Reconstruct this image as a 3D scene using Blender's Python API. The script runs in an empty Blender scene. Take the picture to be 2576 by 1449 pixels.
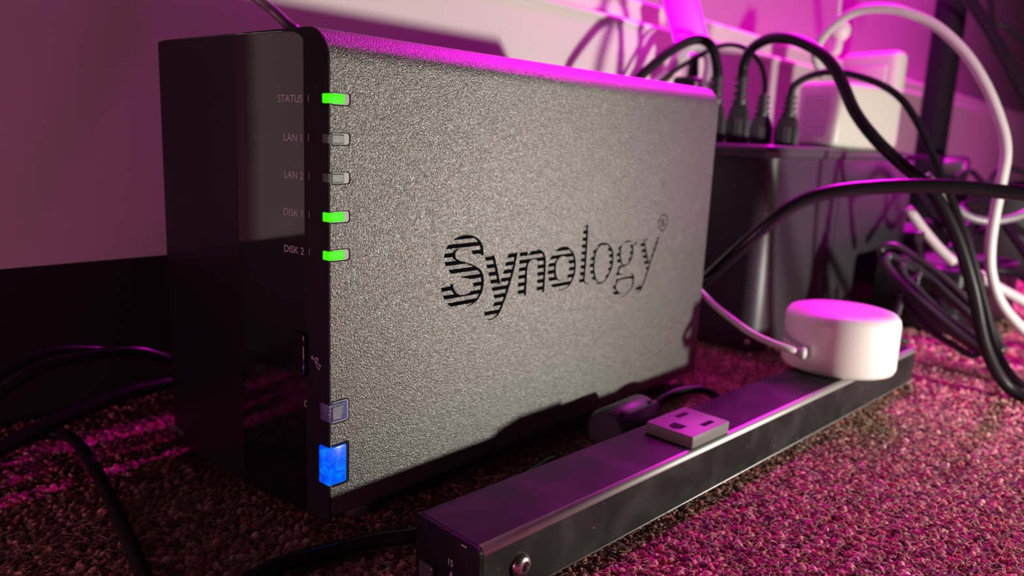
import bpy, bmesh, math, random
import numpy as np
from mathutils import Vector, Matrix

S = 0.001                      # everything below is written in millimetres
scene = bpy.context.scene
col = scene.collection
random.seed(7)
rng = np.random.default_rng(7)

# ------------------------------------------------------------------ camera
cam_d = bpy.data.cameras.new('camera')
cam = bpy.data.objects.new('camera', cam_d)
col.objects.link(cam)
cam.location = Vector((-134.62, -186.68, 129.2)) * S
cam.rotation_mode = 'XYZ'
cam.rotation_euler = (1.376105, -0.043686, -0.850656)
cam_d.sensor_fit = 'HORIZONTAL'
cam_d.sensor_width = 36
cam_d.lens = 27.263
cam_d.clip_start = 0.005
cam_d.clip_end = 20
cam_d.dof.use_dof = True
cam_d.dof.focus_distance = 0.242
cam_d.dof.aperture_fstop = 10.5
scene.camera = cam

# ------------------------------------------------------------------ world, lights, exposure
world = bpy.data.worlds.new('dim_room')
scene.world = world
world.use_nodes = True
bg = world.node_tree.nodes['Background']
bg.inputs[0].default_value = (0.6, 0.22, 0.4, 1)
bg.inputs[1].default_value = 0.03

def lamp(name, kind, loc, color, power, **kw):
    d = bpy.data.lights.new(name, kind)
    d.color = color; d.energy = power
    for k, v in kw.items(): setattr(d, k, v)
    o = bpy.data.objects.new(name, d); col.objects.link(o)
    o.location = Vector(loc) * S
    return o

white_lamp = lamp('white_lamp', 'POINT', (320, -430, 61), (1.0, 0.95, 0.85), 10.3, shadow_soft_size=0.013)
magenta_lamp = lamp('magenta_strip_lamp', 'AREA', (900, 140, 690), (1.0, 0.0, 0.80), 20, shape='RECTANGLE', size=0.75, size_y=0.02)
magenta_lamp.rotation_euler = (math.radians(-12), 0, 0)
magenta_low = lamp('magenta_lamp_low', 'POINT', (1500, -250, 128), (1.0, 0.0, 0.75), 1.3, shadow_soft_size=0.03)
magenta_near = lamp('magenta_fill_near', 'POINT', (330, 60, 430), (1.0, 0.0, 0.80), 1.6, shadow_soft_size=0.02)  # added fill that turns the heater panel pinker
red_fill = lamp('added_red_fill', 'POINT', (-450, 20, 20), (1.0, 0.34, 0.58), 3.3, shadow_soft_size=0.04)  # added reddish fill for the left heater panel, no known source

vs = scene.view_settings
scene.display_settings.display_device = 'sRGB'
vs.view_transform = 'Standard'
vs.look = 'None'
vs.exposure = 0.0
vs.gamma = 1.0
vs.use_curve_mapping = False
scene.cycles.use_denoising = True
scene.cycles.max_bounces = 8

# ------------------------------------------------------------------ helpers
def mat(name, color=(0.5, 0.5, 0.5), rough=0.5, metal=0.0, spec=0.5, coat=0.0, emit=None, estr=0.0, sss=0.0):
    m = bpy.data.materials.new(name); m.use_nodes = True
    b = m.node_tree.nodes['Principled BSDF']
    b.inputs['Base Color'].default_value = (*color, 1)
    b.inputs['Roughness'].default_value = rough
    b.inputs['Metallic'].default_value = metal
    b.inputs['Specular IOR Level'].default_value = spec
    b.inputs['Coat Weight'].default_value = coat
    if sss:
        b.inputs['Subsurface Weight'].default_value = sss
        b.inputs['Subsurface Scale'].default_value = 0.003
    if emit:
        b.inputs['Emission Color'].default_value = (*emit, 1)
        b.inputs['Emission Strength'].default_value = estr
    return m

def nodes(m):
    nt = m.node_tree
    return nt, nt.nodes['Principled BSDF'], nt.nodes.new, nt.links.new

def obj_coord(m, scale=1.0, detail=2.0, distortion=0.0, kind='ShaderNodeTexNoise'):
    nt, b, new, link = nodes(m)
    tc = new('ShaderNodeTexCoord'); t = new(kind)
    t.inputs['Scale'].default_value = scale
    if kind == 'ShaderNodeTexNoise':
        t.inputs['Detail'].default_value = detail
        t.inputs['Distortion'].default_value = distortion
    link(tc.outputs['Object'], t.inputs['Vector'])
    return t

def add_bump(m, tex_out, strength, dist):
    nt, b, new, link = nodes(m)
    bp = new('ShaderNodeBump')
    bp.inputs['Strength'].default_value = strength
    bp.inputs['Distance'].default_value = dist
    link(tex_out, bp.inputs['Height'])
    link(bp.outputs['Normal'], b.inputs['Normal'])

def ramp(m, fac, stops):
    nt, b, new, link = nodes(m)
    r = new('ShaderNodeValToRGB')
    els = r.color_ramp.elements
    while len(els) < len(stops): els.new(0.5)
    for e, (p, c) in zip(els, stops):
        e.position = p; e.color = (*c, 1) if len(c) == 3 else c
    link(fac, r.inputs['Fac'])
    return r

def noisy(m, scale, c0, c1, lo=0.35, hi=0.65, detail=3.0):
    t = obj_coord(m, scale, detail)
    r = ramp(m, t.outputs['Fac'], [(lo, c0), (hi, c1)])
    nodes(m)[3](r.outputs['Color'], nodes(m)[1].inputs['Base Color'])
    return t

def noisy_rough(m, scale, a, b_, lo=0.35, hi=0.65):
    t = obj_coord(m, scale, 4.0)
    r = ramp(m, t.outputs['Fac'], [(lo, (a, a, a)), (hi, (b_, b_, b_))])
    nodes(m)[3](r.outputs['Color'], nodes(m)[1].inputs['Roughness'])
    return t

def props(o, label=None, category=None, group=None, kind=None):
    if label: o['label'] = label
    if category: o['category'] = category
    if group: o['group'] = group
    if kind: o['kind'] = kind
    return o

def thing(name, label, category, base=(0, 0, 0), rot=0.0, group=None):
    o = bpy.data.objects.new(name, None); col.objects.link(o)
    o.empty_display_size = 0.01
    o.location = Vector(base) * S
    o.rotation_euler = (0, 0, rot)
    return props(o, label, category, group)

def root_of(o):
    while o.parent: o = o.parent
    return o

def link_mesh(name, me, material, parent, label=None):
    o = bpy.data.objects.new(name, me); col.objects.link(o)
    if material: me.materials.append(material)
    if parent: o.parent = parent
    if label: o['label'] = label
    return o

class M:
    """collects geometry in mm (world or local to the thing) and links it as one mesh"""
    def __init__(self): self.bm = bmesh.new()
    def box(self, x0, x1, y0, y1, z0, z1, r=0.0, seg=2, mtx=None):
        t = bmesh.new()
        bmesh.ops.create_cube(t, size=1.0)
        bmesh.ops.scale(t, vec=(x1 - x0, y1 - y0, z1 - z0), verts=t.verts)
        bmesh.ops.translate(t, vec=((x0 + x1) / 2, (y0 + y1) / 2, (z0 + z1) / 2), verts=t.verts)
        if r > 0:
            bmesh.ops.bevel(t, geom=list(t.edges), offset=r, segments=seg, profile=0.5, affect='EDGES', clamp_overlap=True)
        return self.merge(t, mtx)
    def merge(self, t, mtx=None):
        if mtx is not None: t.transform(mtx)
        me = bpy.data.meshes.new('tmp'); t.to_mesh(me); t.free()
        self.bm.from_mesh(me); bpy.data.meshes.remove(me)
        return self
    def tube(self, pts, rad, sides=10, sub=6, caps=True):
        P = catmull([Vector(p) for p in pts], sub)
        n = len(P)
        rr = rad if callable(rad) else (lambda t: rad)
        T = [(P[min(i + 1, n - 1)] - P[max(i - 1, 0)]).normalized() for i in range(n)]
        up = Vector((0, 0, 1)) if abs(T[0].z) < 0.9 else Vector((1, 0, 0))
        N = T[0].cross(up).normalized()
        rings = []
        for i in range(n):
            N = (N - T[i] * N.dot(T[i])).normalized()
            B = T[i].cross(N)
            r = rr(i / (n - 1))
            rings.append([self.bm.verts.new(P[i] + (N * math.cos(a) + B * math.sin(a)) * r)
                          for a in [2 * math.pi * k / sides for k in range(sides)]])
        for a, b in zip(rings[:-1], rings[1:]):
            for k in range(sides):
                f = self.bm.faces.new((a[k], a[(k + 1) % sides], b[(k + 1) % sides], b[k])); f.smooth = True
        if caps:
            self.bm.faces.new(list(reversed(rings[0]))); self.bm.faces.new(rings[-1])
        return self
    def lathe(self, prof, axis_o=(0, 0, 0), seg=48, axis='Z', smooth=True):
        rings = []
        for r, h in prof:
            ring = []
            for k in range(seg):
                a = 2 * math.pi * k / seg
                c, s = math.cos(a) * r, math.sin(a) * r
                v = {'Z': (c, s, h), 'X': (h, c, s), 'Y': (c, h, s)}[axis]
                ring.append(self.bm.verts.new(Vector(axis_o) + Vector(v)))
            rings.append(ring)
        for a, b in zip(rings[:-1], rings[1:]):
            for k in range(seg):
                f = self.bm.faces.new((a[k], a[(k + 1) % seg], b[(k + 1) % seg], b[k])); f.smooth = smooth
        self.bm.faces.new(rings[0]); self.bm.faces.new(rings[-1])
        return self
    def prism(self, poly, lo, hi, axis='X', mtx=None, bevel=0.0):
        """polygon in the two other axes, extruded along axis"""
        t = bmesh.new()
        def v(p, h): return {'X': (h, p[0], p[1]), 'Y': (p[0], h, p[1]), 'Z': (p[0], p[1], h)}[axis]
        a = [t.verts.new(v(p, lo)) for p in poly]
        b = [t.verts.new(v(p, hi)) for p in poly]
        n = len(poly)
        fa = t.faces.new(a); fb = t.faces.new(list(reversed(b)))
        for k in range(n): t.faces.new((a[k], b[k], b[(k + 1) % n], a[(k + 1) % n]))
        bmesh.ops.recalc_face_normals(t, faces=t.faces)
        if bevel:
            es = [e for e in t.edges if fa in e.link_faces or fb in e.link_faces]
            bmesh.ops.bevel(t, geom=es, offset=bevel, segments=2, profile=0.5, affect='EDGES')
        return self.merge(t, mtx)
    def quads(self, verts, faces):
        vv = [self.bm.verts.new(v) for v in verts]
        for f in faces: self.bm.faces.new([vv[i] for i in f])
        return self
    def build(self, name, material, parent=None, label=None, smooth=None, local=False):
        bmesh.ops.recalc_face_normals(self.bm, faces=self.bm.faces)
        if parent is not None and not local:
            rt = root_of(parent)
            self.bm.transform(Matrix.Translation(-Vector(rt.location) / S))
        self.bm.transform(Matrix.Scale(S, 4))
        me = bpy.data.meshes.new(name); self.bm.to_mesh(me); self.bm.free()
        if smooth is not None:
            me.polygons.foreach_set('use_smooth', [True] * len(me.polygons))
            me.set_sharp_from_angle(angle=math.radians(smooth))
        return link_mesh(name, me, material, parent, label)

def catmull(P, sub):
    if len(P) < 3: sub = max(sub, 1)
    Q = [P[0] * 2 - P[1]] + list(P) + [P[-1] * 2 - P[-2]]
    out = []
    for i in range(1, len(Q) - 2):
        p0, p1, p2, p3 = Q[i - 1], Q[i], Q[i + 1], Q[i + 2]
        for k in range(sub):
            t = k / sub
            out.append(0.5 * ((2 * p1) + (p2 - p0) * t + (2 * p0 - 5 * p1 + 4 * p2 - p3) * t * t + (3 * p1 - p0 - 3 * p2 + p3) * t ** 3))
    out.append(P[-1])
    return out

def rrect(x0, x1, z0, z1, radii, seg=8):
    """rounded rectangle polygon; radii = (x0z0, x1z0, x1z1, x0z1)"""
    out = []
    cs = [(x0, z0, 1, 1, math.pi), (x1, z0, -1, 1, 1.5 * math.pi), (x1, z1, -1, -1, 0), (x0, z1, 1, -1, 0.5 * math.pi)]
    for (cx, cz, sx, sz, a0), r in zip(cs, radii):
        if r <= 0: out.append((cx, cz)); continue
        for k in range(seg + 1):
            a = a0 + 0.5 * math.pi * k / seg
            out.append((cx + sx * r + r * math.cos(a), cz + sz * r + r * math.sin(a)))
    return out

def text_mesh(s, size, thick=0.0, bold=0.0, condense=1.0, align='RIGHT'):
    cu = bpy.data.curves.new('txt', 'FONT')
    cu.body = s; cu.size = size; cu.align_x = align; cu.extrude = thick; cu.offset = bold; cu.resolution_u = 4
    o = bpy.data.objects.new('txt', cu); col.objects.link(o)
    dg = bpy.context.evaluated_depsgraph_get()
    me = bpy.data.meshes.new_from_object(o.evaluated_get(dg))
    bpy.data.objects.remove(o); bpy.data.curves.remove(cu)
    t = bmesh.new(); t.from_mesh(me); bpy.data.meshes.remove(me)
    bmesh.ops.scale(t, vec=(condense, 1, 1), verts=t.verts)
    return t

# traced paths and outlines, millimetres
D_cord1 = [[335.8,53.6,173.4],[335.0,54.5,178.3],[332.9,56.5,187.1],[328.4,60.3,192.8],[319.8,65.5,192.6],[306.3,71.2,185.3],[292.5,76.1,174.6],[282.3,80.2,164.6],[274.4,85.4,151.1]]
D_cord2 = [[355.9,46.4,175.0],[355.4,45.8,181.2],[351.7,40.1,189.5],[345.3,28.5,193.9],[339.4,16.7,194.1],[334.5,2.7,190.9],[330.0,-11.4,184.0],[327.0,-21.3,175.6],[323.2,-29.4,165.2],[317.3,-39.6,150.2],[314.2,-52.7,136.2],[315.8,-68.0,122.7],[321.9,-81.7,111.0],[327.6,-94.7,89.9],[332.6,-106.1,61.2],[340.3,-115.3,29.0],[352.1,-126.2,7.2],[355.4,-141.5,0.4]]
D_cord3 = [[378.4,40.4,164.0],[380.5,41.4,170.1],[382.3,46.1,182.5],[380.2,54.7,192.1],[374.5,63.9,195.7],[367.3,73.2,193.7],[358.5,82.7,186.1],[350.4,92.6,177.7],[340.2,101.1,166.7]]
D_cord4 = [[380.3,22.7,164.1],[380.2,21.1,169.1],[385.1,12.8,175.7],[388.7,1.5,178.1],[393.2,-12.1,176.3],[396.5,-28.8,170.0],[397.1,-41.4,161.1],[395.2,-52.9,146.7],[392.0,-63.7,129.6],[386.6,-76.5,108.0],[386.3,-91.2,78.8],[388.5,-104.0,44.7],[387.9,-114.5,17.9],[382.1,-127.9,2.9],[384.5,-142.0,-3.5]]
D_bigwhite = [[427.0,20.0,179.3],[414.4,22.2,190.1],[409.2,18.7,200.1],[408.7,9.9,210.3],[409.8,-1.6,217.7],[410.7,-14.7,219.2],[412.5,-30.0,216.7],[415.6,-48.8,207.9],[416.5,-67.4,191.2],[415.9,-82.1,171.0],[414.5,-93.4,148.9],[412.2,-98.7,132.7],[408.4,-99.6,115.2],[405.7,-99.4,95.1],[404.1,-100.1,76.2],[404.7,-102.8,59.5],[409.0,-110.0,41.8],[416.1,-122.7,27.0],[427.2,-136.0,15.4],[440,-150,5],[475,-175,3.5],[530,-185,3.5]]
D_blackthick = [[277.9,37.0,24.9],[263.6,20.4,44.2],[255.2,7.3,56.5],[253.6,-10.1,75.4],[257.8,-27.8,95.0],[264.2,-38.8,103.9],[269.9,-50.3,108.5],[279.1,-66.3,111.5],[287.9,-82.2,113.2],[296.3,-98.0,113.8],[304.2,-113.7,112.9],[309.4,-126.2,111.9],[316.6,-144.7,109.5],[326,-185,94],[345,-240,52],[380,-300,10],[450,-340,4]]
D_whitestick = [[454.7,-38.6,91.8],[457.5,-49.1,78.1],[461.7,-61.3,64.5],[465.1,-70.8,56.1]]
D_whiteright = [[409.5,-93.3,57.6],[413.6,-99.0,54.2],[419.4,-107.3,49.2],[425.8,-119.9,42.5],[435.1,-136.3,34.2],[455,-165,16],[490,-195,4]]
D_greyloop = [[421.4,-55.3,115.7],[428.1,-67.3,101.2],[435.3,-78.7,91.2],[445.0,-90.8,88.3],[457.1,-103.8,91.9],[471.5,-118.0,100.3],[492,-142,84],[520,-172,34],[545,-200,4]]
D_tieleg = [[413.5,-58.4,74.8],[413.1,-61.5,62.8],[408.7,-62.5,53.0],[400.0,-58.5,43.0],[392.2,-57.1,28.2],[388.0,-58.3,18.6],[386.9,-61.6,13.8],[389.9,-65.8,11.5]]
D_twist = [[404.3,-63.5,53.6],[402.6,-64.2,44.9],[401.2,-66.6,36.4],[401.5,-70.7,29.3],[403.2,-73.4,27.0]]
D_coilc = [[400.0,-75.6,27.9],[402.2,-107.0,4.8],[413.9,-35.6,48.4],[405.0,-79.1,35.5]]
D_diag = [[634.8,-4.0,278.2],[641.3,-17.4,258.9],[639.0,-40.0,226.8],[635.9,-62.8,190.8],[635.4,-91.6,145.0]]
D_thinv = [[701.1,-17.5,281.6],[700.2,-20.6,267.6],[698.9,-26.5,243.0],[700.6,-31.6,222.3],[700.8,-20.7,243.6]]
D_arcr = [[692.8,-18.7,245.4],[702.4,-29.4,246.8],[708.6,-41.7,240.0],[712.5,-55.6,224.5],[714.5,-74.7,195.1]]
D_whiteloop = [[349.7,113.0,164.8],[360.2,104.3,176.4],[369.6,102.0,189.4],[377.1,98.4,196.0],[385.0,92.2,195.5],[387.3,86.9,186.6],[382.9,86.1,167.1]]
D_ballstem = [[495.7,40.4,252.7],[490.8,38.4,237.5],[486.9,36.2,225.3],[484.5,33.2,216.8],[479.4,32.2,204.1],[475.1,32.4,198.5]]
D_bar = [[388.2,101.6,197.3],[371.0,114.5,251.8]]
D_antenna = [[230,124,138],[150,124,140],[95,120,143],[74,113,152],[64,107,160.5],[58.1,104.0,167.6],[55.6,105.9,169.8],[51.9,110.2,174.7],[47.5,113.4,178.7],[41.3,119.3,184.6],[30,123,196],[12,128,212],[-15,134,235],[-45,150,236]]
D_puckcable = [[236.5,-57.8,31.4],[235.7,-53.8,31.2],[232.0,-50.6,32.8],[230.4,-42.0,34.5],[231.1,-31.1,37.0],[234.6,-18.3,41.4],[239.1,-6.7,45.4],[244.7,3.5,49.0],[253.2,21.0,56.8]]
D_leftA = [[235,118,100],[150,119,90],[85,121,62],[30.9,122.0,21.5],[6.5,122.0,30.1],[-7.7,122.0,36.4],[-26.6,122.0,41.7],[-40.2,122.0,42.5],[-53.2,122.0,38.0],[-63.3,122.0,31.5]]  # unseen rear runs of the left bundle, raised to shade the carpet
D_leftB = [[240,110,82],[150,111,72],[80,112,48],[25.4,112.0,20.6],[2.0,112.0,34.8],[-11.7,112.0,40.8],[-30.3,112.0,41.8],[-43.5,112.0,40.7],[-56.3,112.0,34.7],[-66.3,112.0,26.4]]
D_leftD = [[240,108,122],[150,108,106],[85,108,72],[23.4,108.0,27.2],[-0.3,108.0,26.3],[-14.2,108.0,26.1],[-25.9,108.0,24.1],[-39.7,108.0,21.4],[-52.7,108.0,17.4],[-66.0,108.0,13.2]]
D_leftC = [[-62.2,124.5,6.0],[-52.5,132.5,6.0],[-40.2,138.0,6.0],[-31.8,133.6,6.0],[-29.7,119.7,5.0],[-35.3,83.4,3.0],[-42.8,49.3,2.5],[-50.5,16.5,2.5],[-56.0,-3.7,2.5]]
D_bottomcord = [[-47.8,-12.9,3.0],[-31.8,-4.6,3.0],[-20.8,-3.3,3.0],[-11.2,-5.2,3.0],[-1.8,-8.1,3.0],[8.6,-12.4,3.5],[17.1,-18.6,4.0],[31.4,-21.0,4.0],[59.6,-18.3,4.0],[99.1,-12.5,4.0]]
D_clA = [[546.1,-14.7,108.8],[534.4,-41.8,77.2],[547.1,-59.9,66.1],[578.5,-77.0,78.5],[605.5,-96.3,66.4]]
D_clB = [[490.9,-59.4,58.4],[527.8,-64.5,80.0],[548.0,-53.7,90.1],[585.4,-66.0,89.8],[573.1,-90.5,64.8],[558.1,-111.3,41.5]]
D_clC = [[438.9,-69.6,31.9],[448.2,-83.3,22.1],[506.2,-81.1,45.5],[523.2,-100.5,46.6],[512.1,-123.3,31.5]]
D_clD = [[660.0,-22.1,107.9],[670.3,-31.8,115.5],[666.9,-46.3,105.9],[677.8,-54.7,120.4],[683.6,-78.6,114.9]]
LOGO = {"S":[[[65.66,86.74],[65.39,88.54],[64.96,90.11],[64.04,91.6],[62.46,92.88],[60.74,93.82],[58.9,94.36],[56.76,94.59],[54.82,94.56],[52.92,94.3],[51.2,93.74],[49.51,93.01],[48.14,92.09],[47.17,90.89],[46.47,89.75],[46.12,88.43],[46.17,87.19],[46.43,85.81],[47.03,84.62],[47.86,83.4],[49.47,81.98],[51.25,80.99],[53.84,80.2],[56.47,79.54],[58.47,78.92],[59.84,78.06],[60.62,77.14],[60.88,76.04],[60.49,75.13],[59.52,74.3],[58.22,73.75],[56.58,73.55],[54.78,73.64],[53.46,74.04],[52.41,74.71],[51.53,75.75],[50.94,76.86],[50.58,78.11],[45.13,77.6],[45.34,76.16],[45.86,74.6],[46.68,73.23],[47.83,71.7],[49.46,70.43],[51.4,69.62],[53.67,69.14],[56.29,68.94],[58.94,69.12],[61.25,69.77],[63.24,70.83],[64.71,72.21],[65.66,73.79],[66.08,75.55],[66.19,77.47],[65.89,79.19],[65.12,80.71],[63.69,82.05],[61.94,83.05],[58.88,84.33],[56.22,85.12],[53.92,85.8],[52.62,86.38],[51.63,87.15],[51.34,88.09],[51.56,88.99],[52.32,89.61],[53.42,90.09],[55.02,90.26],[56.64,90.09],[58.31,89.47],[59.5,88.56],[60.05,87.58],[60.1,86.63]]],"y":[[[66.19,86.45],[71.25,86.25],[73.13,81.34],[75.22,75.34],[76.2,78.32],[79.17,86.3],[84.21,86.13],[82.58,79.65],[80.19,73.39],[78.58,69.57],[77.25,67.23],[76.1,65.13],[74.56,63.47],[72.44,62.53],[69.95,62.33],[67.28,62.89],[67.09,66.36],[69.03,66.3],[71.12,66.95],[72.11,68.3],[72.3,69.89],[71.54,71.96],[70.3,75.05],[69.04,78.6],[67.43,82.63]]],"n":[[[85.55,86.05],[89.97,86.0],[90.21,84.5],[91.07,85.27],[92.32,86.02],[94.27,86.39],[96.27,86.33],[98.32,85.84],[99.94,84.74],[100.9,83.35],[101.4,81.57],[101.52,78.06],[101.54,73.66],[101.41,68.93],[96.55,69.02],[96.64,73.12],[96.56,77.47],[96.32,81.39],[95.58,82.32],[94.22,82.7],[92.59,82.48],[91.33,81.75],[90.53,80.23],[90.36,78.12],[90.28,73.85],[90.24,69.01],[85.29,69.22],[85.32,73.36],[85.35,77.58],[85.44,82.2]]],"o":[[[113.35,86.17],[115.59,85.66],[117.93,84.35],[119.78,82.61],[120.94,80.46],[121.47,78.12],[121.44,75.36],[120.74,72.9],[119.42,70.97],[117.51,69.47],[115.0,68.51],[111.73,68.26],[108.77,69.14],[106.15,70.69],[104.4,72.68],[103.29,75.46],[103.08,77.9],[103.42,80.06],[104.44,82.38],[106.38,84.19],[108.39,85.46],[110.83,86.15]],[[112.99,82.25],[114.87,81.68],[116.11,80.21],[116.84,78.33],[116.95,76.05],[116.49,74.27],[115.34,72.8],[113.55,72.32],[111.72,72.41],[109.84,73.3],[108.6,75.11],[108.11,77.39],[108.22,79.38],[109.14,81.08],[110.84,82.08]]],"l":[[[128.51,94.3],[128.66,89.25],[128.74,81.15],[128.57,75.33],[128.28,70.67],[129.37,69.61],[131.61,69.0],[131.46,68.54],[121.73,68.67],[121.88,69.07],[124.09,69.86],[124.74,71.07],[124.96,74.54],[125.02,81.47],[125.08,88.35],[125.11,91.77],[123.55,92.09],[122.02,92.19],[121.99,92.53],[123.83,93.09]]],"o2":[[[140.92,85.59],[144.08,85.07],[146.45,83.51],[148.17,81.43],[149.01,78.56],[148.89,75.48],[147.78,72.5],[145.65,69.92],[142.94,68.25],[139.65,67.79],[136.75,68.4],[134.22,70.2],[132.57,72.7],[131.55,75.79],[131.72,78.48],[132.57,81.1],[134.16,83.4],[136.29,84.98],[138.55,85.63]],[[140.55,84.66],[142.75,84.21],[144.38,82.57],[145.38,80.27],[145.93,77.72],[145.99,75.2],[145.31,72.76],[143.65,70.41],[141.4,69.13],[139.04,68.97],[137.01,70.31],[135.81,72.64],[135.04,75.45],[134.93,78.45],[135.33,81.13],[136.49,83.21],[138.22,84.43]]],"g":[[[157.22,84.94],[160.25,85.34],[163.48,84.48],[167.35,83.96],[167.01,82.63],[164.24,82.75],[164.81,80.92],[164.7,78.61],[163.65,76.25],[161.58,74.5],[158.7,73.63],[156.25,73.58],[154.62,72.8],[154.12,71.56],[154.56,70.89],[158.63,70.18],[163.86,70.03],[165.94,69.46],[167.1,68.02],[167.16,65.21],[165.88,62.85],[162.96,60.94],[159.47,59.76],[156.12,59.76],[152.95,60.8],[150.22,62.58],[149.75,63.64],[151.04,66.05],[153.03,68.25],[151.9,69.23],[152.05,70.07],[152.39,71.32],[152.78,72.98],[154.15,74.13],[152.88,75.39],[151.91,77.17],[151.34,78.92],[151.92,81.12],[153.31,83.11],[155.26,84.46]],[[157.35,83.93],[159.93,83.88],[162.17,82.57],[162.38,80.25],[162.05,77.69],[161.0,75.77],[159.08,74.65],[157.02,74.71],[155.51,76.56],[154.67,79.19],[154.59,81.74],[155.39,83.38]],[[154.34,67.82],[162.6,67.63],[165.57,67.16],[166.01,65.05],[165.05,63.1],[162.88,61.59],[159.32,60.92],[156.11,61.85],[153.11,63.51],[152.59,65.73]]],"y2":[[[168.22,84.65],[176.33,84.92],[176.31,84.3],[174.0,83.94],[176.35,79.1],[179.3,73.02],[182.21,79.21],[184.29,83.49],[182.34,83.99],[182.43,84.52],[186.88,85.32],[185.7,82.55],[183.06,77.34],[180.44,72.16],[179.18,69.28],[177.44,65.85],[175.67,62.74],[173.77,60.55],[171.71,59.61],[169.74,60.15],[169.2,61.26],[169.66,62.7],[171.71,63.5],[174.28,62.75],[175.64,64.84],[177.3,68.72],[177.77,70.47],[176.0,71.99],[174.12,75.44],[172.03,79.75],[170.27,83.4],[168.41,84.06]]]}
REG = [189.37,91.63,4.19,4.19]
STRIPE = [83.1,81.65,80.19,78.8,74.56,73.33,71.61,70.5,68.64,67.52]
# ------------------------------------------------------------------ materials
m_wall = mat('wall_paint', (0.32, 0.25, 0.27), 0.6)
t = obj_coord(m_wall, 260, 4); add_bump(m_wall, t.outputs['Fac'], 0.15, 0.001)
m_heater = mat('white_enamel', (0.78, 0.73, 0.68), 0.42)
t = obj_coord(m_heater, 500, 2); add_bump(m_heater, t.outputs['Fac'], 0.05, 0.0005)
m_white = mat('white_plastic', (0.64, 0.62, 0.56), 0.34, spec=0.4)
m_puck = mat('bright_white_plastic', (0.78, 0.77, 0.72), 0.38, spec=0.4)
m_whitecable = mat('white_cable_jacket', (0.52, 0.49, 0.48), 0.42)
m_greycable = mat('grey_cable_jacket', (0.16, 0.15, 0.16), 0.35)
m_black = mat('black_plastic', (0.010, 0.009, 0.011), 0.42, spec=0.3)
m_cap = mat('black_end_plastic', (0.007, 0.006, 0.008), 0.5, spec=0.12)
m_pole = mat('matt_black_metal', (0.010, 0.006, 0.012), 0.7, spec=0.12)
m_cable = mat('black_cable_jacket', (0.010, 0.009, 0.011), 0.42, spec=0.16)
m_cable_gloss = mat('glossy_black_jacket', (0.009, 0.008, 0.010), 0.24, spec=0.3)
m_coil = mat('sheen_grey_jacket', (0.045, 0.042, 0.045), 0.36, spec=0.5)  # greyer base colour stands in for the lit sheen on the coil
m_ridge = mat('matt_black_rubber', (0.05, 0.046, 0.05), 0.5)
m_inner = mat('inner_dark_metal', (0.022, 0.018, 0.022), 0.6, spec=0.2)
m_dark = mat('dark_recess', (0.004, 0.004, 0.005), 0.7, spec=0.1)
m_steel = mat('steel', (0.55, 0.54, 0.52), 0.28, metal=1.0)
m_print = mat('grey_print', (0.40, 0.44, 0.46), 0.5)
m_glint = mat('glint_white', (0.45, 0.44, 0.43), 0.5)
m_tray = mat('dark_satin_plastic', (0.07, 0.062, 0.07), 0.32)
m_ups = mat('charcoal_plastic', (0.036, 0.032, 0.040), 0.40, spec=0.9)
t = obj_coord(m_ups, 1500, 2); add_bump(m_ups, t.outputs['Fac'], 0.25, 0.0003)

# leather-grained grey paint of the storage box
m_leather = mat('grained_grey_paint', (0.205, 0.202, 0.192), 0.41, metal=0.8, spec=0.4)
nt, b, new, link = nodes(m_leather)
tc = new('ShaderNodeTexCoord')
n1 = new('ShaderNodeTexNoise'); n1.inputs['Scale'].default_value = 2350; n1.inputs['Detail'].default_value = 1.5; n1.inputs['Distortion'].default_value = 0.6
n2 = new('ShaderNodeTexVoronoi'); n2.inputs['Scale'].default_value = 2100; n2.feature = 'F1'
link(tc.outputs['Object'], n1.inputs['Vector']); link(tc.outputs['Object'], n2.inputs['Vector'])
mx = new('ShaderNodeMath'); mx.operation = 'MULTIPLY_ADD'; mx.inputs[1].default_value = -0.5
link(n2.outputs['Distance'], mx.inputs[0]); link(n1.outputs['Fac'], mx.inputs[2])
add_bump(m_leather, mx.outputs[0], 1.0, 0.00026)

m_gloss = mat('piano_black', (0.004, 0.004, 0.005), 0.06, spec=0.5, coat=0.5)
nodes(m_gloss)[1].inputs['Coat Roughness'].default_value = 0.03
m_bezel = mat('satin_black', (0.006, 0.005, 0.007), 0.6, spec=0.12)

# black painted sheet metal with dust and smudges
m_sheet = mat('black_sheet_metal', (0.018, 0.016, 0.018), 0.4, spec=0.06)
nt, b, new, link = nodes(m_sheet)
tc = new('ShaderNodeTexCoord')
sm = new('ShaderNodeTexNoise'); sm.inputs['Scale'].default_value = 45; sm.inputs['Detail'].default_value = 5; sm.inputs['Distortion'].default_value = 1.2
link(tc.outputs['Object'], sm.inputs['Vector'])
smr = ramp(m_sheet, sm.outputs['Fac'], [(0.42, (0.019, 0.016, 0.018)), (0.75, (0.038, 0.033, 0.035))])
du = new('ShaderNodeTexVoronoi'); du.inputs['Scale'].default_value = 330
link(tc.outputs['Object'], du.inputs['Vector'])
dn = new('ShaderNodeTexNoise'); dn.inputs['Scale'].default_value = 70; link(tc.outputs['Object'], dn.inputs['Vector'])
ds = new('ShaderNodeMath'); ds.operation = 'MULTIPLY'
dr = ramp(m_sheet, du.outputs['Distance'], [(0.05, (1, 1, 1)), (0.11, (0, 0, 0))])
dr2 = ramp(m_sheet, dn.outputs['Fac'], [(0.50, (0, 0, 0)), (0.62, (1, 1, 1))])
link(dr.outputs['Color'], ds.inputs[0]); link(dr2.outputs['Color'], ds.inputs[1])
mixc = new('ShaderNodeMixRGB'); mixc.inputs[2].default_value = (0.30, 0.27, 0.26, 1)
link(ds.outputs[0], mixc.inputs[0]); link(smr.outputs['Color'], mixc.inputs[1]); link(mixc.outputs[0], b.inputs['Base Color'])
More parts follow.
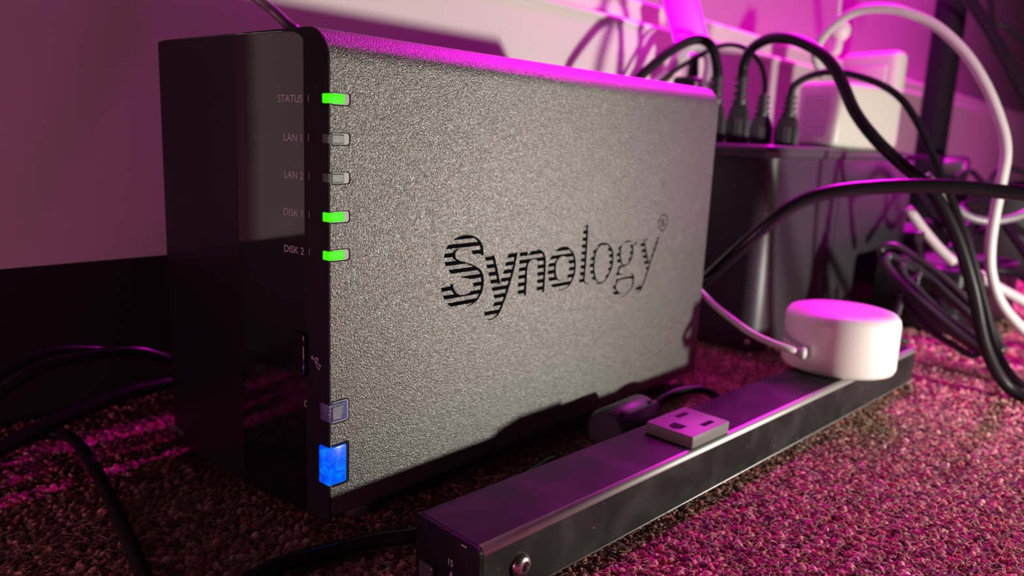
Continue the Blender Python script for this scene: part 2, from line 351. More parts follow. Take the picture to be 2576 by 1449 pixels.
rr_ = ramp(m_sheet, sm.outputs['Fac'], [(0.40, (0.38, 0.38, 0.38)), (0.75, (0.48, 0.48, 0.48))])
link(rr_.outputs['Color'], b.inputs['Roughness'])

m_outlet = mat('grey_outlet_plastic', (0.17, 0.16, 0.15), 0.5, spec=0.3)
m_plug = mat('soft_black_moulding', (0.034, 0.031, 0.035), 0.42, spec=0.4)
m_green = mat('green_light', (0.01, 0.10, 0.0), 0.5, spec=0.2, emit=(0.05, 1.0, 0.0), estr=0.95)
m_lit_side = mat('frosted_lit_side', (0.36, 0.38, 0.37), 0.3)  # lighter than the pipe, stands in for light on its side
t = obj_coord(m_lit_side, 2800, 2); add_bump(m_lit_side, t.outputs['Fac'], 0.8, 0.0004)
m_clear = mat('clear_light_pipe', (0.05, 0.075, 0.07), 0.3)
m_cleargreen = mat('greenish_light_pipe', (0.05, 0.09, 0.055), 0.3)
t = obj_coord(m_clear, 2600, 3); add_bump(m_clear, t.outputs['Fac'], 0.6, 0.0004)
t = obj_coord(m_cleargreen, 2600, 3); add_bump(m_cleargreen, t.outputs['Fac'], 0.6, 0.0004)
m_insert = mat('slot_insert', (0.36, 0.35, 0.33), 0.5)
m_blue = mat('blue_light', (0.0, 0.05, 0.5), 0.25, emit=(0.0, 0.10, 1.0), estr=1.0)
t = obj_coord(m_blue, 260, 3, 1.6)
r_ = ramp(m_blue, t.outputs['Fac'], [(0.38, (0.0, 0.045, 0.62)), (0.52, (0.0, 0.10, 1.0)), (0.68, (0.0, 0.22, 1.0))])
nodes(m_blue)[3](r_.outputs['Color'], nodes(m_blue)[1].inputs['Emission Color'])
m_button = mat('smoky_button', (0.075, 0.07, 0.12), 0.3, emit=(0.03, 0.02, 0.25), estr=0.06)
m_pad = mat('frosted_pad', (0.20, 0.19, 0.26), 0.4)
t = obj_coord(m_pad, 2600, 2); add_bump(m_pad, t.outputs['Fac'], 0.8, 0.0004)
t = obj_coord(m_button, 2200, 2); add_bump(m_button, t.outputs['Fac'], 0.8, 0.0004)
m_usbblue = mat('usb_blue', (0.03, 0.03, 0.35), 0.4)
m_usbgold = mat('usb_contact', (0.42, 0.30, 0.20), 0.4)
m_led = mat('magenta_led', (0.05, 0.0, 0.05), 0.5, emit=(1.0, 0.0, 1.0), estr=5.0)

# carpet
m_floor = mat('carpet_backing', (0.05, 0.035, 0.03), 0.95, spec=0.1)
noisy(m_floor, 320, (0.04, 0.026, 0.022), (0.20, 0.13, 0.10))
m_pile = mat('wool_loops', (0.2, 0.15, 0.12), 0.85, spec=0.15)
nt, b, new, link = nodes(m_pile)
at_ = new('ShaderNodeAttribute'); at_.attribute_name = 'tint'
tc = new('ShaderNodeTexCoord')
fb = new('ShaderNodeTexNoise'); fb.inputs['Scale'].default_value = 2.6; fb.inputs['Detail'].default_value = 3; fb.inputs['Distortion'].default_value = 0.4
sa_ = new('ShaderNodeAttribute'); sa_.attribute_name = 'strand'
link(sa_.outputs['Vector'], fb.inputs['Vector'])
fr = ramp(m_pile, fb.outputs['Fac'], [(0.3, (0.30, 0.30, 0.30)), (0.7, (1.7, 1.6, 1.5))])
mm = new('ShaderNodeMixRGB'); mm.blend_type = 'MULTIPLY'; mm.inputs[0].default_value = 1
link(at_.outputs['Color'], mm.inputs[1]); link(fr.outputs['Color'], mm.inputs[2]); link(mm.outputs[0], b.inputs['Base Color'])
add_bump(m_pile, fb.outputs['Fac'], 1.0, 0.0007)
b.inputs['Sheen Weight'].default_value = 0.25

# ------------------------------------------------------------------ structure
fl = M().box(-2500, 3500, -2500, 190, -12, -2.5).build('floor', m_floor)
props(fl, kind='structure')
wl = M().box(-2500, 3500, 190, 205, -12, 1600).build('wall_back', m_wall)
props(wl, kind='structure')

# carpet loops
def carpet():
    P = []
    def grid(x0, x1, y0, y1, d):
        nx, ny = int((x1 - x0) / d), int((y1 - y0) / (d * 0.87))
        X, Y = np.meshgrid(np.arange(nx), np.arange(ny))
        X = x0 + (X + 0.5 * (Y % 2)) * d + rng.normal(0, 0.17 * d, X.shape)
        Y = y0 + Y * d * 0.87 + rng.normal(0, 0.17 * d, Y.shape)
        return np.stack([X.ravel(), Y.ravel(), np.full(X.size, d)], 1)
    P = np.concatenate([grid(-125, 420, -255, 176, 2.5), grid(420, 1000, -235, 176, 4.2)])
    # keep what the photograph could see, with a margin
    keep = (P[:, 1] > -250 + np.clip(P[:, 0] - 150, 0, None) * 0.12)
    P = P[keep]
    seg = 6
    prof = [(1.0, 0.15), (0.95, 0.68), (0.52, 0.95)]
    T = []
    for r, h in prof:
        for k in range(seg):
            a = 2 * math.pi * k / seg
            T.append((r * math.cos(a), r * math.sin(a), h))
    T.append((0, 0, 1.06)); T = np.array(T)
    F = []
    for j in range(len(prof) - 1):
        for k in range(seg):
            a, b_ = j * seg + k, j * seg + (k + 1) % seg
            F += [(a, b_, b_ + seg), (a, b_ + seg, a + seg)]
    top = len(T) - 1; j = (len(prof) - 1) * seg
    F += [(j + k, j + (k + 1) % seg, top) for k in range(seg)]
    F = np.array(F)
    n = len(P); d = P[:, 2]
    ang = rng.uniform(0, 2 * np.pi, n)
    sx = d * rng.uniform(0.58, 0.92, n); sy = d * rng.uniform(0.42, 0.60, n)
    hz = 2.2 + d * rng.uniform(0.1, 0.6, n)
    lx = rng.normal(0, 0.30, n) * d; ly = rng.normal(0, 0.30, n) * d
    x = T[None, :, 0] * sx[:, None]; y = T[None, :, 1] * sy[:, None]; z = T[None, :, 2]
    x = x * (1 + rng.normal(0, 0.10, x.shape)); y = y * (1 + rng.normal(0, 0.10, y.shape))
    ca, sa = np.cos(ang)[:, None], np.sin(ang)[:, None]
    V = np.stack([P[:, 0:1] + x * ca - y * sa + lx[:, None] * z * z,
                  P[:, 1:2] + x * sa + y * ca + ly[:, None] * z * z,
                  -3.2 + z * hz[:, None]], 2)
    # pile pressed down under the things standing on it
    V = V.reshape(-1, 3)
    pal = np.array([(0.14, 0.075, 0.050), (0.20, 0.125, 0.085), (0.30, 0.21, 0.15), (0.065, 0.036, 0.030),
                    (0.22, 0.060, 0.050), (0.34, 0.26, 0.20), (0.10, 0.060, 0.065)])
    wgt = [0.26, 0.22, 0.14, 0.16, 0.08, 0.06, 0.08]
    c = pal[rng.choice(len(pal), n, p=wgt)] * rng.uniform(2.4, 4.2, (n, 1)) * np.array([[0.66, 0.47, 0.58]])
    c = np.clip(c, 0.02, 0.75)
    me = bpy.data.meshes.new('carpet_loops')
    faces = (F[None] + (np.arange(n) * len(T))[:, None, None]).reshape(-1, 3)
    me.vertices.add(len(V)); me.vertices.foreach_set('co', (V * S).astype(np.float32).ravel())
    me.loops.add(faces.size); me.loops.foreach_set('vertex_index', faces.astype(np.int32).ravel())
    me.polygons.add(len(faces))
    me.polygons.foreach_set('loop_start', np.arange(0, faces.size, 3, dtype=np.int32))
    me.polygons.foreach_set('use_smooth', np.ones(len(faces), dtype=bool))
    at = me.attributes.new('tint', 'FLOAT_COLOR', 'POINT')
    cc = np.repeat(np.concatenate([c, np.ones((n, 1))], 1), len(T), axis=0)
    at.data.foreach_set('color', cc.astype(np.float32).ravel())
    fv = np.stack([x * 0.35 + rng.uniform(0, 40, (n, 1)), y * 1.6 + rng.uniform(0, 40, (n, 1)), z * 1.2 + rng.uniform(0, 40, (n, 1))], 2).reshape(-1, 3)
    fa = me.attributes.new('strand', 'FLOAT_VECTOR', 'POINT')
    fa.data.foreach_set('vector', fv.astype(np.float32).ravel())
    me.update(calc_edges=True)
    o = link_mesh('carpet_loops', me, m_pile, fl)
    o['kind'] = 'stuff'
    # loose fibres standing out of the loops
    nf = 60000
    px = rng.uniform(-100, 300, nf); py = rng.uniform(-190, 70, nf)
    L = rng.uniform(1.6, 4.6, nf); a = rng.uniform(0, 2 * np.pi, nf); th = rng.uniform(0.04, 0.085, nf)
    bend = rng.normal(0, 1.4, nf); z0 = rng.uniform(-1.2, 0.3, nf)
    side = np.stack([-np.sin(a), np.cos(a), 0 * a], 1) * th[:, None]
    V = []
    for s in (0, 0.5, 1.0):
        q = np.stack([px + np.cos(a + bend * s) * L * s * 0.8, py + np.sin(a + bend * s) * L * s * 0.8, z0 + L * 0.55 * (s - 0.55 * s * s)], 1)
        k = 1.0 if s < 1 else 0.3
        V += [q + side * k, q - side * k, q + np.array((0, 0, 1.5)) * th[:, None] * k]
    V = np.stack(V, 1).reshape(-1, 3)
    F = []
    for j in range(2):
        for k in range(3):
            A, B_ = j * 3 + k, j * 3 + (k + 1) % 3
            F.append((A, B_, B_ + 3, A + 3))
    faces = (np.array(F)[None] + (np.arange(nf) * 9)[:, None, None]).reshape(-1, 4)
    me = bpy.data.meshes.new('carpet_fibres')
    me.vertices.add(len(V)); me.vertices.foreach_set('co', (V * S).astype(np.float32).ravel())
    me.loops.add(faces.size); me.loops.foreach_set('vertex_index', faces.astype(np.int32).ravel())
    me.polygons.add(len(faces)); me.polygons.foreach_set('loop_start', np.arange(0, faces.size, 4, dtype=np.int32))
    at = me.attributes.new('tint', 'FLOAT_COLOR', 'POINT')
    c = np.clip(pal[rng.choice(len(pal), nf, p=wgt)] * rng.uniform(2.5, 4.5, (nf, 1)), 0, 0.8)
    cc = np.repeat(np.concatenate([c, np.ones((nf, 1))], 1), 9, axis=0)
    at.data.foreach_set('color', cc.astype(np.float32).ravel())
    me.update(calc_edges=True)
    o = link_mesh('carpet_fibres', me, m_pile, fl); o['kind'] = 'stuff'
carpet()

# ------------------------------------------------------------------ baseboard heater along the wall
ht = thing('baseboard_heater', 'long white metal baseboard heater running along the back wall behind the storage box', 'heater', (600, 130, 0))
M().box(-900, 2600, 130, 131.5, 74, 209, 0.5, 1).build('front_panel', m_heater, ht)
M().box(-900, 2600, 128.2, 132.5, 207.5, 212.5, 1.8, 3).build('panel_lip', m_heater, ht, smooth=40)
M().box(-900, 2600, 141, 142.5, 206, 226, 0.4, 1).build('damper', m_heater, ht)
M().box(-900, 2600, 139, 143.5, 225.5, 230, 1.8, 3).build('top_rail', m_heater, ht, smooth=40)
M().box(-900, 2600, 178, 190, -2.5, 234).build('back_plate', m_inner, ht)
M().box(-900, 2600, 143.5, 187, 227.5, 229).build('top_cover', m_heater, ht)
for xx in (-500, 300, 1100, 1900):
    M().box(xx, xx + 1.5, 133, 186, 10, 205).build('bracket', m_dark, ht)

# ------------------------------------------------------------------ network storage box
W, D, Z0, H = 99.5, 235.0, 8.0, 157.0
nas = thing('storage_box', 'two-bay grey grained network storage box with black glossy front and striped cut-out lettering', 'storage box', (117, 51, 0))
shell = M()
shell.prism(rrect(0, W, Z0, H, (2.5, 2.5, 3, 10), 14), 0.0, D, 'X', bevel=0.12)
sh = shell.build('shell', m_leather, nas, smooth=35)
M().prism(rrect(0.02, W - 0.1, Z0 - 1.5, H - 0.05, (2.5, 2.5, 1.2, 10), 14), -0.6, 0.1, 'X', bevel=0.1).build('front_bezel', m_bezel, nas, smooth=35)
m_satin = mat('satin_front_panel', (0.006, 0.005, 0.007), 0.32, spec=0.30)
TILT = math.tan(math.radians(7))
door = M().prism(rrect(9.6, 43.4, Z0 - 1, H - 0.9, (4, 0.3, 0.3, 7.5), 12), -1.6, 0, 'X', bevel=0.4)
for v in door.bm.verts:            # wedge standing out towards the middle, added so it mirrors the lit heater
    if v.co.x < -0.5: v.co.x += 1.3 - TILT * (v.co.y - 9.6)
door.build('front_door', m_gloss, nas, 'glossy black strip carrying the light names', smooth=12)
M().prism(rrect(43.5, W - 3.4, Z0 - 1, H - 0.9, (0.3, 1, 1.0, 0.3), 4), -3.6, 0, 'X', bevel=0.15).build('front_panel', m_satin, nas, 'satin black wide front panel', smooth=12)
M().prism(rrect(4, W - 4, Z0 + 3, H - 4, (2, 2, 6, 6), 6), D - 1, D + 0.4, 'X').build('rear_panel', m_bezel, nas)
for fx in (22, 210):
    for fy in (14, W - 14):
        M().lathe([(6.5, -1.5), (7, 0), (7, Z0 + 0.5)], (fx, fy, 0), 20).build('foot', m_ridge, nas)
# status lights wrapping round the front edge
for zc, on in ((137.2, 'g'), (126.0, 'o'), (114.9, 'p'), (103.6, 'g'), (92.3, 'g')):
    mt = {'g': m_green, 'o': m_clear, 'p': m_cleargreen}[on]
    lt = M().box(-0.95, 4.7, -0.45, 2.6, zc - 1.45, zc + 1.25, 0.3, 2).build('status_light', mt, nas,
         {'g': 'glowing green status light', 'o': 'unlit clear status light', 'p': 'dim greenish status light'}[on], smooth=40)
    if on != 'g':
        M().box(0.35, 4.35, -0.6, -0.2, zc - 1.15, zc + 0.95, 0.12, 2).build('lit_side_face', m_lit_side, lt)
    M().prism(rrect(0.6, 6.5, zc - 1.65, zc + 1.5, (0.1, 0.8, 0.8, 0.1), 5), -0.12, 0.6, 'Y').build('slot_insert', m_insert, lt)
    M().prism(rrect(0.4, 7.05, zc - 2.0, zc + 1.72, (0.1, 1.0, 1.0, 0.1), 5), -0.08, 0.5, 'Y').build('slot_shadow_gap', m_dark, lt)
    M().box(-0.65, -0.3, 9.50, 9.70, zc - 1.1, zc + 0.9).build('door_glint', m_glint, lt)  # white sliver painted as the glint on the door edge
# copy button
cb = M().box(-1.15, 5.0, -0.6, 4.0, 40.9, 46.6, 0.5, 2).build('copy_button', m_button, nas, 'smoky translucent copy button on the front edge', smooth=40)
M().box(0.1, 3.5, -1.0, 0.4, 41.5, 45.7, 0.2, 2).build('button_pad', m_pad, cb)
M().prism(rrect(0.6, 6.5, 40.3, 47.0, (0.1, 0.9, 0.9, 0.1), 5), -0.12, 0.6, 'Y').build('button_frame', m_insert, cb)
M().prism(rrect(0.4, 6.9, 39.9, 47.4, (0.1, 1.1, 1.1, 0.1), 5), -0.05, 0.5, 'Y').build('button_gap', m_dark, cb)
M().prism(rrect(0.6, 6.0, 40.7, 46.7, (0.1, 0.5, 0.5, 0.1), 5), -0.2, 0.6, 'Y').build('button_well', m_usbblue, cb)
# power button
pb = M().box(-1.25, 5.6, -0.7, 4.6, 20.2, 32.6, 0.5, 2).build('power_button', m_blue, nas, 'glowing blue power button on the front edge', smooth=40)
M().prism(rrect(0.6, 6.6, 19.6, 32.9, (0.1, 0.9, 0.9, 0.1), 5), -0.12, 0.6, 'Y').build('button_frame', m_bezel, pb)
M().prism(rrect(0.4, 7.0, 19.2, 33.3, (0.1, 1.1, 1.1, 0.1), 5), -0.05, 0.5, 'Y').build('button_gap', m_dark, pb)
# usb port
up = M()
up.box(-1.75, -1.3, 10.6, 17.2, 53.2, 53.8); up.box(-1.75, -1.3, 10.6, 17.2, 66.0, 66.6)
up.box(-1.75, -1.3, 16.6, 17.2, 53.2, 66.6); up.box(-1.75, -1.3, 10.6, 11.0, 53.2, 66.6)
usb = up.build('usb_port', m_bezel, nas)
M().box(-1.68, -1.3, 11.0, 16.6, 53.8, 66.0).build('port_cavity', m_dark, usb)
for za, zb, mt in ((53.9, 55.2, m_usbblue), (55.4, 56.6, m_usbgold), (56.8, 58.4, m_usbblue), (58.6, 62.6, m_usbgold), (62.9, 64.3, m_bezel), (64.5, 65.9, m_usbgold)):
    M().box(-1.85, -1.5, 11.15, 11.65, za, zb).build('contact', mt, usb)

def front_text(name, s, size, y, z, material, parent, condense=1.0, align='RIGHT', x=-1.64):
    t = text_mesh(s, size, 0.0, 0.0, condense, align)
    # text x runs to the right in the picture = -y in the scene, text y = z
    mtx = Matrix(((0, 0, -1, x), (-1, 0, 0, y), (0, 1, 0, z), (0, 0, 0, 1)))
    tm = M().merge(t, mtx)
    if y < 43:
        for v in tm.bm.verts: v.co.x = -0.34 - TILT * (v.co.y - 9.6)
    return tm.build(name, material, parent)
for s, z in (('STATUS', 137.2), ('LAN 1', 126.0), ('LAN 2', 114.9), ('DISK 1', 103.6), ('DISK 2', 92.3)):
    front_text('lettering', s, 3.1, 12.3, z - 1.35, m_print, nas, 1.02)
front_text('lettering', 'C', 3.2, 10.9, 42.6, m_print, nas, 0.9, x=-1.66)
m_print_dim = mat('dim_print', (0.10, 0.09, 0.10), 0.5)
front_text('lettering', 'DS713+', 3.4, 88.3, 10.6, m_print_dim, nas, 1.0, x=-3.66)
# usb trident mark, lying on its side
tr_ = M()
tx = -0.72
def seg_(y0, z0, y1, z1, w):
    dy, dz = y1 - y0, z1 - z0; L = math.hypot(dy, dz); ny, nz = -dz / L * w, dy / L * w
    tr_.quads([(tx, y0 + ny, z0 + nz), (tx, y1 + ny, z1 + nz), (tx, y1 - ny, z1 - nz), (tx, y0 - ny, z0 - nz)], [(0, 1, 2, 3)])
def dot_(y, z, r, n=10): tr_.quads([(tx, y + r * math.cos(2 * math.pi * k / n), z + r * math.sin(2 * math.pi * k / n)) for k in range(n)], [tuple(range(n))])
dot_(8.3, 59.6, 0.55)
seg_(8.3, 59.6, 4.2, 57.9, 0.16)
seg_(7.3, 59.2, 6.5, 60.0, 0.14); seg_(6.5, 60.0, 5.6, 59.7, 0.14); seg_(5.6, 60.2, 5.6, 59.2, 0.3)
seg_(6.9, 59.0, 6.1, 57.4, 0.14); seg_(6.1, 57.4, 5.0, 56.9, 0.14); dot_(4.9, 56.8, 0.36)
seg_(4.5, 57.5, 3.9, 58.2, 0.2)
tr_.build('usb_symbol', m_print, nas)

# striped lettering cut through the side
def smooth_poly(P, maxturn=42, sub=4):
    n = len(P); out = []
    V = [Vector(p) for p in P]
    def turn(i):
        a = V[i] - V[i - 1]; b_ = V[(i + 1) % n] - V[i]
        if a.length < 1e-6 or b_.length < 1e-6: return 180
        return math.degrees(abs(a.angle(b_)))
    sm = [turn(i) < maxturn for i in range(n)]
    for i in range(n):
        p1, p2 = V[i], V[(i + 1) % n]
        t1 = (V[(i + 1) % n] - V[i - 1]) * 0.5 if sm[i] else (p2 - p1)
        t2 = (V[(i + 2) % n] - V[i]) * 0.5 if sm[(i + 1) % n] else (p2 - p1)
        for k in range(sub):
            t = k / sub
            h = (2 * t**3 - 3 * t**2 + 1, t**3 - 2 * t**2 + t, -2 * t**3 + 3 * t**2, t**3 - t**2)
            out.append(p1 * h[0] + t1 * h[1] + p2 * h[2] + t2 * h[3])
    return [(p.x, p.y) for p in out]

def spans(polys, z):
    xs = []
    for P in polys:
        n = len(P)
        for i in range(n):
            (x0, z0), (x1, z1) = P[i], P[(i + 1) % n]
            if (z0 <= z) != (z1 <= z): xs.append(x0 + (z - z0) / (z1 - z0) * (x1 - x0))
    xs.sort()
    return [(xs[i], xs[i + 1]) for i in range(0, len(xs) - 1, 2)]

ST_TOP, ST_P = 83.1, 2.905
def logo_letter(polys, solid):
    polys = [smooth_poly(P) for P in polys]
    zs = [p[1] for P in polys for p in P]
    z = math.floor(min(zs) / 0.121) * 0.121; step = 0.121
    V, F = [], []
    while z < max(zs):
        ph = ((ST_TOP - (z + step / 2)) / ST_P) % 1.0
        for a, b_ in spans(polys, z + step / 2):
            if ph >= 0.5 and b_ - a > solid: a = b_ - solid
            k = len(V)
            V += [(a, -0.06, z), (b_, -0.06, z), (b_, -0.06, z + step), (a, -0.06, z + step)]
            F.append((k, k + 1, k + 2, k + 3))
        z += step
    return V, F
m_cut = mat('cut_out_black', (0.003, 0.003, 0.004), 0.9, spec=0.02)
for key, solid in (('S', 1.35), ('y', 1.35), ('n', 1.3), ('o', 1.25), ('l', 1.3), ('o2', 1.25), ('g', 1.15), ('y2', 1.1)):
    V, F = logo_letter(LOGO[key], solid)
    M().quads(V, F).build('cut_out_letter', m_cut, nas)
rx, rz, ra, rb = REG
rg = M()
N = 36
vv = []
for k in range(N):
    a = 2 * math.pi * k / N
    for s in (1.0, 0.86): vv.append((rx + ra * s * math.cos(a), -0.06, rz + rb * s * math.sin(a)))
rg.quads(vv, [(2 * k, 2 * ((k + 1) % N), 2 * ((k + 1) % N) + 1, 2 * k + 1) for k in range(N)])
t = text_mesh('R', 5.6, 0, 0, 1.0, 'CENTER')
rg.merge(t, Matrix(((1, 0, 0, rx), (0, 0, -1, -0.06), (0, 1, 0, rz - 2.0), (0, 0, 0, 1))))
rg.build('registered_mark', m_bezel, nas)

# ------------------------------------------------------------------ metal power strip in front
sa = math.atan2(-0.0685, 1.0)
st = thing('power_strip', 'long black metal power strip lying on the carpet in front of the storage box', 'power strip', (6.2, -58.8, 0), sa)
SL, SW, SH = 337.0, 27.5, 20.0
body = M().prism(rrect(0, SW, 0.3, SH, (0.5, 0.3, 0.8, 2.0), 8), 0.8, SL, 'X').build('metal_body', m_sheet, st, smooth=40, local=True)
m_edge = mat('highlight_edge_metal', (0.42, 0.41, 0.39), 0.55, metal=1.0)  # brighter metal standing in for the highlight along the strip's edges
M().tube([(0.8, 2.0, SH - 2.0), (SL * 0.5, 2.0, SH - 2.0), (SL, 2.0, SH - 2.0)], 2.03, 40, 1).build('highlight_bead', m_edge, st, 'shiny front edge bead added for the highlight line', local=True)
M().tube([(0.8, 0.35, 0.8), (SL * 0.5, 0.35, 0.8), (SL, 0.35, 0.8)], 0.45, 10, 1).build('lower_highlight_bead', m_edge, st, local=True)  # thin bright bead added for the light line along the bottom
cap = M().prism(rrect(0.15, SW - 0.15, 0.3, SH - 0.15, (0.5, 0.3, 0.7, 1.9), 8), -0.7, 1.0, 'X', bevel=0.2).build('end_cap', m_cap, st, smooth=40, local=True)
t = text_mesh('15', 2.9, 0, 0, 0.9, 'CENTER')
e_m = lambda v, z: Matrix(((0, 0, -1, -0.74), (-1, 0, 0, v), (0, 1, 0, z), (0, 0, 0, 1)))
M().merge(t, e_m(11.9, 10.2)).build('rating_print', m_print, cap, local=True)
t = text_mesh('A', 2.9, 0, 0, 0.9, 'CENTER')
M().merge(t, e_m(11.3, 6.6)).build('rating_print', m_print, cap, local=True)
M().box(-2.6, -0.5, 17.5, 24.0, 2.0, 7.4, 0.8, 2).build('breaker_switch', m_plug, cap, local=True)
for (u, v0) in ((0.4, 6.0),):
    M().box(-0.85, -0.5, 5.2, 7.4, 18.4, 18.8).build('edge_tab', m_print, cap, local=True)
# raised outlet
def outlet(u0):
    mtx = Matrix.Translation((u0, 0, 0))
    o = M().prism(rrect(0, 26.5, 1.8, 22.4, (1.0, 1.0, 1.0, 1.0), 4), SH - 0.5, SH + 4.4, 'Z', mtx, bevel=0.45).build('outlet', m_outlet, st, smooth=40, local=True)
    zt = SH + 4.43
    for v in (6.2, 17.6):
        M().prism([(13.4 + u0, v - 1.1), (20.8 + u0, v - 1.1), (20.8 + u0, v + 1.1), (13.4 + u0, v + 1.1)], zt - 1, zt + 0.05, 'Z').build('blade_slot', m_dark, o, local=True)
    gp = [(4.9 + u0 + 2.9 * math.cos(a), 12.0 + 2.7 * math.sin(a)) for a in [math.pi * (0.5 + k / 10) for k in range(11)]] + [(7.9 + u0, 9.3), (7.9 + u0, 14.7)]
    M().prism(gp, zt - 1, zt + 0.05, 'Z').build('ground_hole', m_dark, o, local=True)
outlet(105.5)
sc_ = M().lathe([(3.5, 0.2), (3.5, -0.5), (2.9, -1.6), (1.9, -2.1), (1.5, -2.1), (1.5, -1.0), (0.01, -1.0)], (15.2, 0, 9.8), 28, 'Y').build('screw', m_steel, st, 'round steel hex-socket screw', smooth=35, local=True)

sc2 = M().tube(D_bottomcord, 2.5, 12).build('strip_cord', m_cable_gloss)
props(sc2, 'black round cord on the carpet passing between storage box and power strip', 'cable')

# plug lying in the gap between strip and box
pl = thing('inline_plug', 'black cylindrical plug lying between the power strip and the storage box', 'plug', (137, -20, 0))
M().lathe([(0.5, 121), (8.2, 121), (9.2, 122.2), (9.2, 149.5), (8.0, 151.0), (0.5, 151)], (0, -20, 11.2), 30, 'X').build('plug_body', m_plug, pl, smooth=40)
for u_, a_ in ((125, 1.0), (147, 1.0), (125, 2.3), (147, 2.3)):
    M().box(u_ - 1.2, u_ + 1.2, -20 - 9.4 * math.cos(a_) - 0.7, -20 - 9.4 * math.cos(a_) + 0.7, 11.2 + 9.4 * math.sin(a_) - 0.7, 11.2 + 9.4 * math.sin(a_) + 0.5, 0.3, 1).build('grip_notch', m_dark, pl)
M().lathe([(0.5, 150.5), (5.2, 150.5), (3.4, 160), (0.5, 160)], (0, -20, 12.0), 20, 'X').build('strain_relief', m_plug, pl, smooth=40)
M().tube([(158, -20, 12.2), (168, -21.5, 15.5), (178, -24.5, 17.0), (190, -28.5, 15.5), (203, -30, 9.0), (213, -29, 3.0)], 2.1, 10).build('cable', m_cable, pl)

# white puck on the strip
pk = thing('white_puck', 'small round white plastic puck standing on the far end of the power strip', 'sensor puck', (268, -62.5, 20))
M().lathe([(0.5, 20.1), (25.0, 20.1), (26.8, 20.9), (27.6, 22.8), (27.4, 44.0), (26.9, 47.0), (25.2, 49.2), (22.5, 50.0), (18, 50.25), (0.5, 50.3)], (268, -62.5, 0), 64)  .build('puck_body', m_puck, pk, smooth=60)
M().tube(D_puckcable, lambda t: float(np.interp(t, [0, 0.012, 0.04, 0.08, 0.15, 1], [0.9, 2.3, 3.1, 2.9, 1.75, 1.75])), 16, sub=10).build('cable', m_whitecable, pk, 'white cable leaving the side')

# ------------------------------------------------------------------ battery backup tower
ub = thing('battery_backup', 'black battery backup box with a flat socket tray on top behind the storage box', 'power supply', (327, 6.5, 0), math.radians(-0.5))
M().prism(rrect(0, 300, 0, 112, (12, 3, 3, 3), 14), 0.5, 122.3, 'Z').build('case', m_ups, ub, smooth=50, local=True)
M().prism(rrect(-9, 262, -3.2, 115, (7, 4, 4, 4), 8), 122.3, 130.0, 'Z', bevel=3.0).build('socket_tray', m_tray, ub, smooth=50, local=True)
M().box(118, 119.2, -0.12, 0.5, 2, 122).build('panel_seam', m_dark, ub, local=True)
M().lathe([(0.3, -0.9), (1.4, -0.9), (1.9, -0.2), (1.9, 0.4), (0.3, 0.4)], (0, 5.2, 6.5), 16, 'X').build('indicator_button', m_white, ub, local=True)
for k in range(6):
    u_ = 12 + k * 38
    M().prism(rrect(u_, u_ + 26, 34, 66, (3, 3, 3, 3), 4), 129.9, 130.15, 'Z').build('socket', m_black, ub, local=True)

# power cords plugged into the tray
def power_cord(cable_pts, top, label, rad=2.6, base=130.2, ribs=4, yaw=0.0, w=5.6, d=7.2):
    x, y, zt = cable_pts[0]
    cd = thing('power_cable', label, 'power cord', (x, y, base), yaw, None)
    mtx = Matrix.Rotation(yaw, 4, 'Z')
    h = zt - base
    hb = h * 0.58
    sec = [(0.0, 1.0), (0.55, 1.0), (0.85, 0.82), (1.0, 0.55)]
    bm_ = M()
    rings = []
    for s, k in sec:
        P = rrect(-w * (0.75 + 0.25 * k) * k ** 0.5, w * (0.75 + 0.25 * k) * k ** 0.5, -d * k, d * k, (2, 2, 2, 2), 4)
        rings.append([bm_.bm.verts.new((px, py, s * hb)) for px, py in P])
    n = len(rings[0])
    for a, b_ in zip(rings[:-1], rings[1:]):
        for k in range(n): bm_.bm.faces.new((a[k], a[(k + 1) % n], b_[(k + 1) % n], b_[k]))
    bm_.bm.faces.new(rings[0]); bm_.bm.faces.new(rings[-1])
    pb_ = bm_.build('plug_body', m_plug, cd, smooth=35, local=True)
    for sgn in (-1, 1):
        M().box(-w * 0.45, w * 0.45, sgn * d - 0.6, sgn * d + 0.6, 2, hb * 0.6, 0.4, 1).build('grip_ridge', m_ridge, pb_, local=True)
        M().box(sgn * w - 0.6, sgn * w + 0.6, -d * 0.35, d * 0.35, 2, hb * 0.6, 0.4, 1).build('grip_ridge', m_ridge, pb_, local=True)
    prof = [(0.3, hb - 1), (4.6, hb - 1)]
    z = hb; stp = (h - hb) / ribs
    for k in range(ribs):
        r = 4.9 - 0.9 * k / ribs
        prof += [(r, z), (r, z + stp * 0.5), (r - 2.0, z + stp * 0.56), (r - 2.0, z + stp * 0.96)]
        z += stp
    prof += [(rad + 0.3, z), (0.3, z)]
    M().lathe(prof, (0, 0, 0), 20, 'Z', smooth=False).build('strain_relief', m_plug, cd, smooth=25, local=True)
    inv = mtx.inverted() @ Matrix.Translation((-x, -y, -base))
    pts = [inv @ Vector((x, y, zt - 2))] + [inv @ Vector(p) for p in cable_pts[1:]]
    M().tube(pts, rad, 12).build('cable', m_cable, cd, local=True)
    return cd
power_cord(D_cord1, 0, 'thick black power cord looping left from the plug nearest the storage box', 3.1, yaw=0.5)
power_cord(D_cord2, 0, 'thick black power cord arching high right and down to the carpet', 3.3, yaw=0.4)
power_cord(D_cord3, 0, 'thin black power cord looping back left from the third ribbed plug', 1.7, ribs=4, yaw=0.5)
power_cord(D_cord4, 0, 'thin black power cord arching over the white cube charger', 2.3, ribs=4, yaw=0.3)

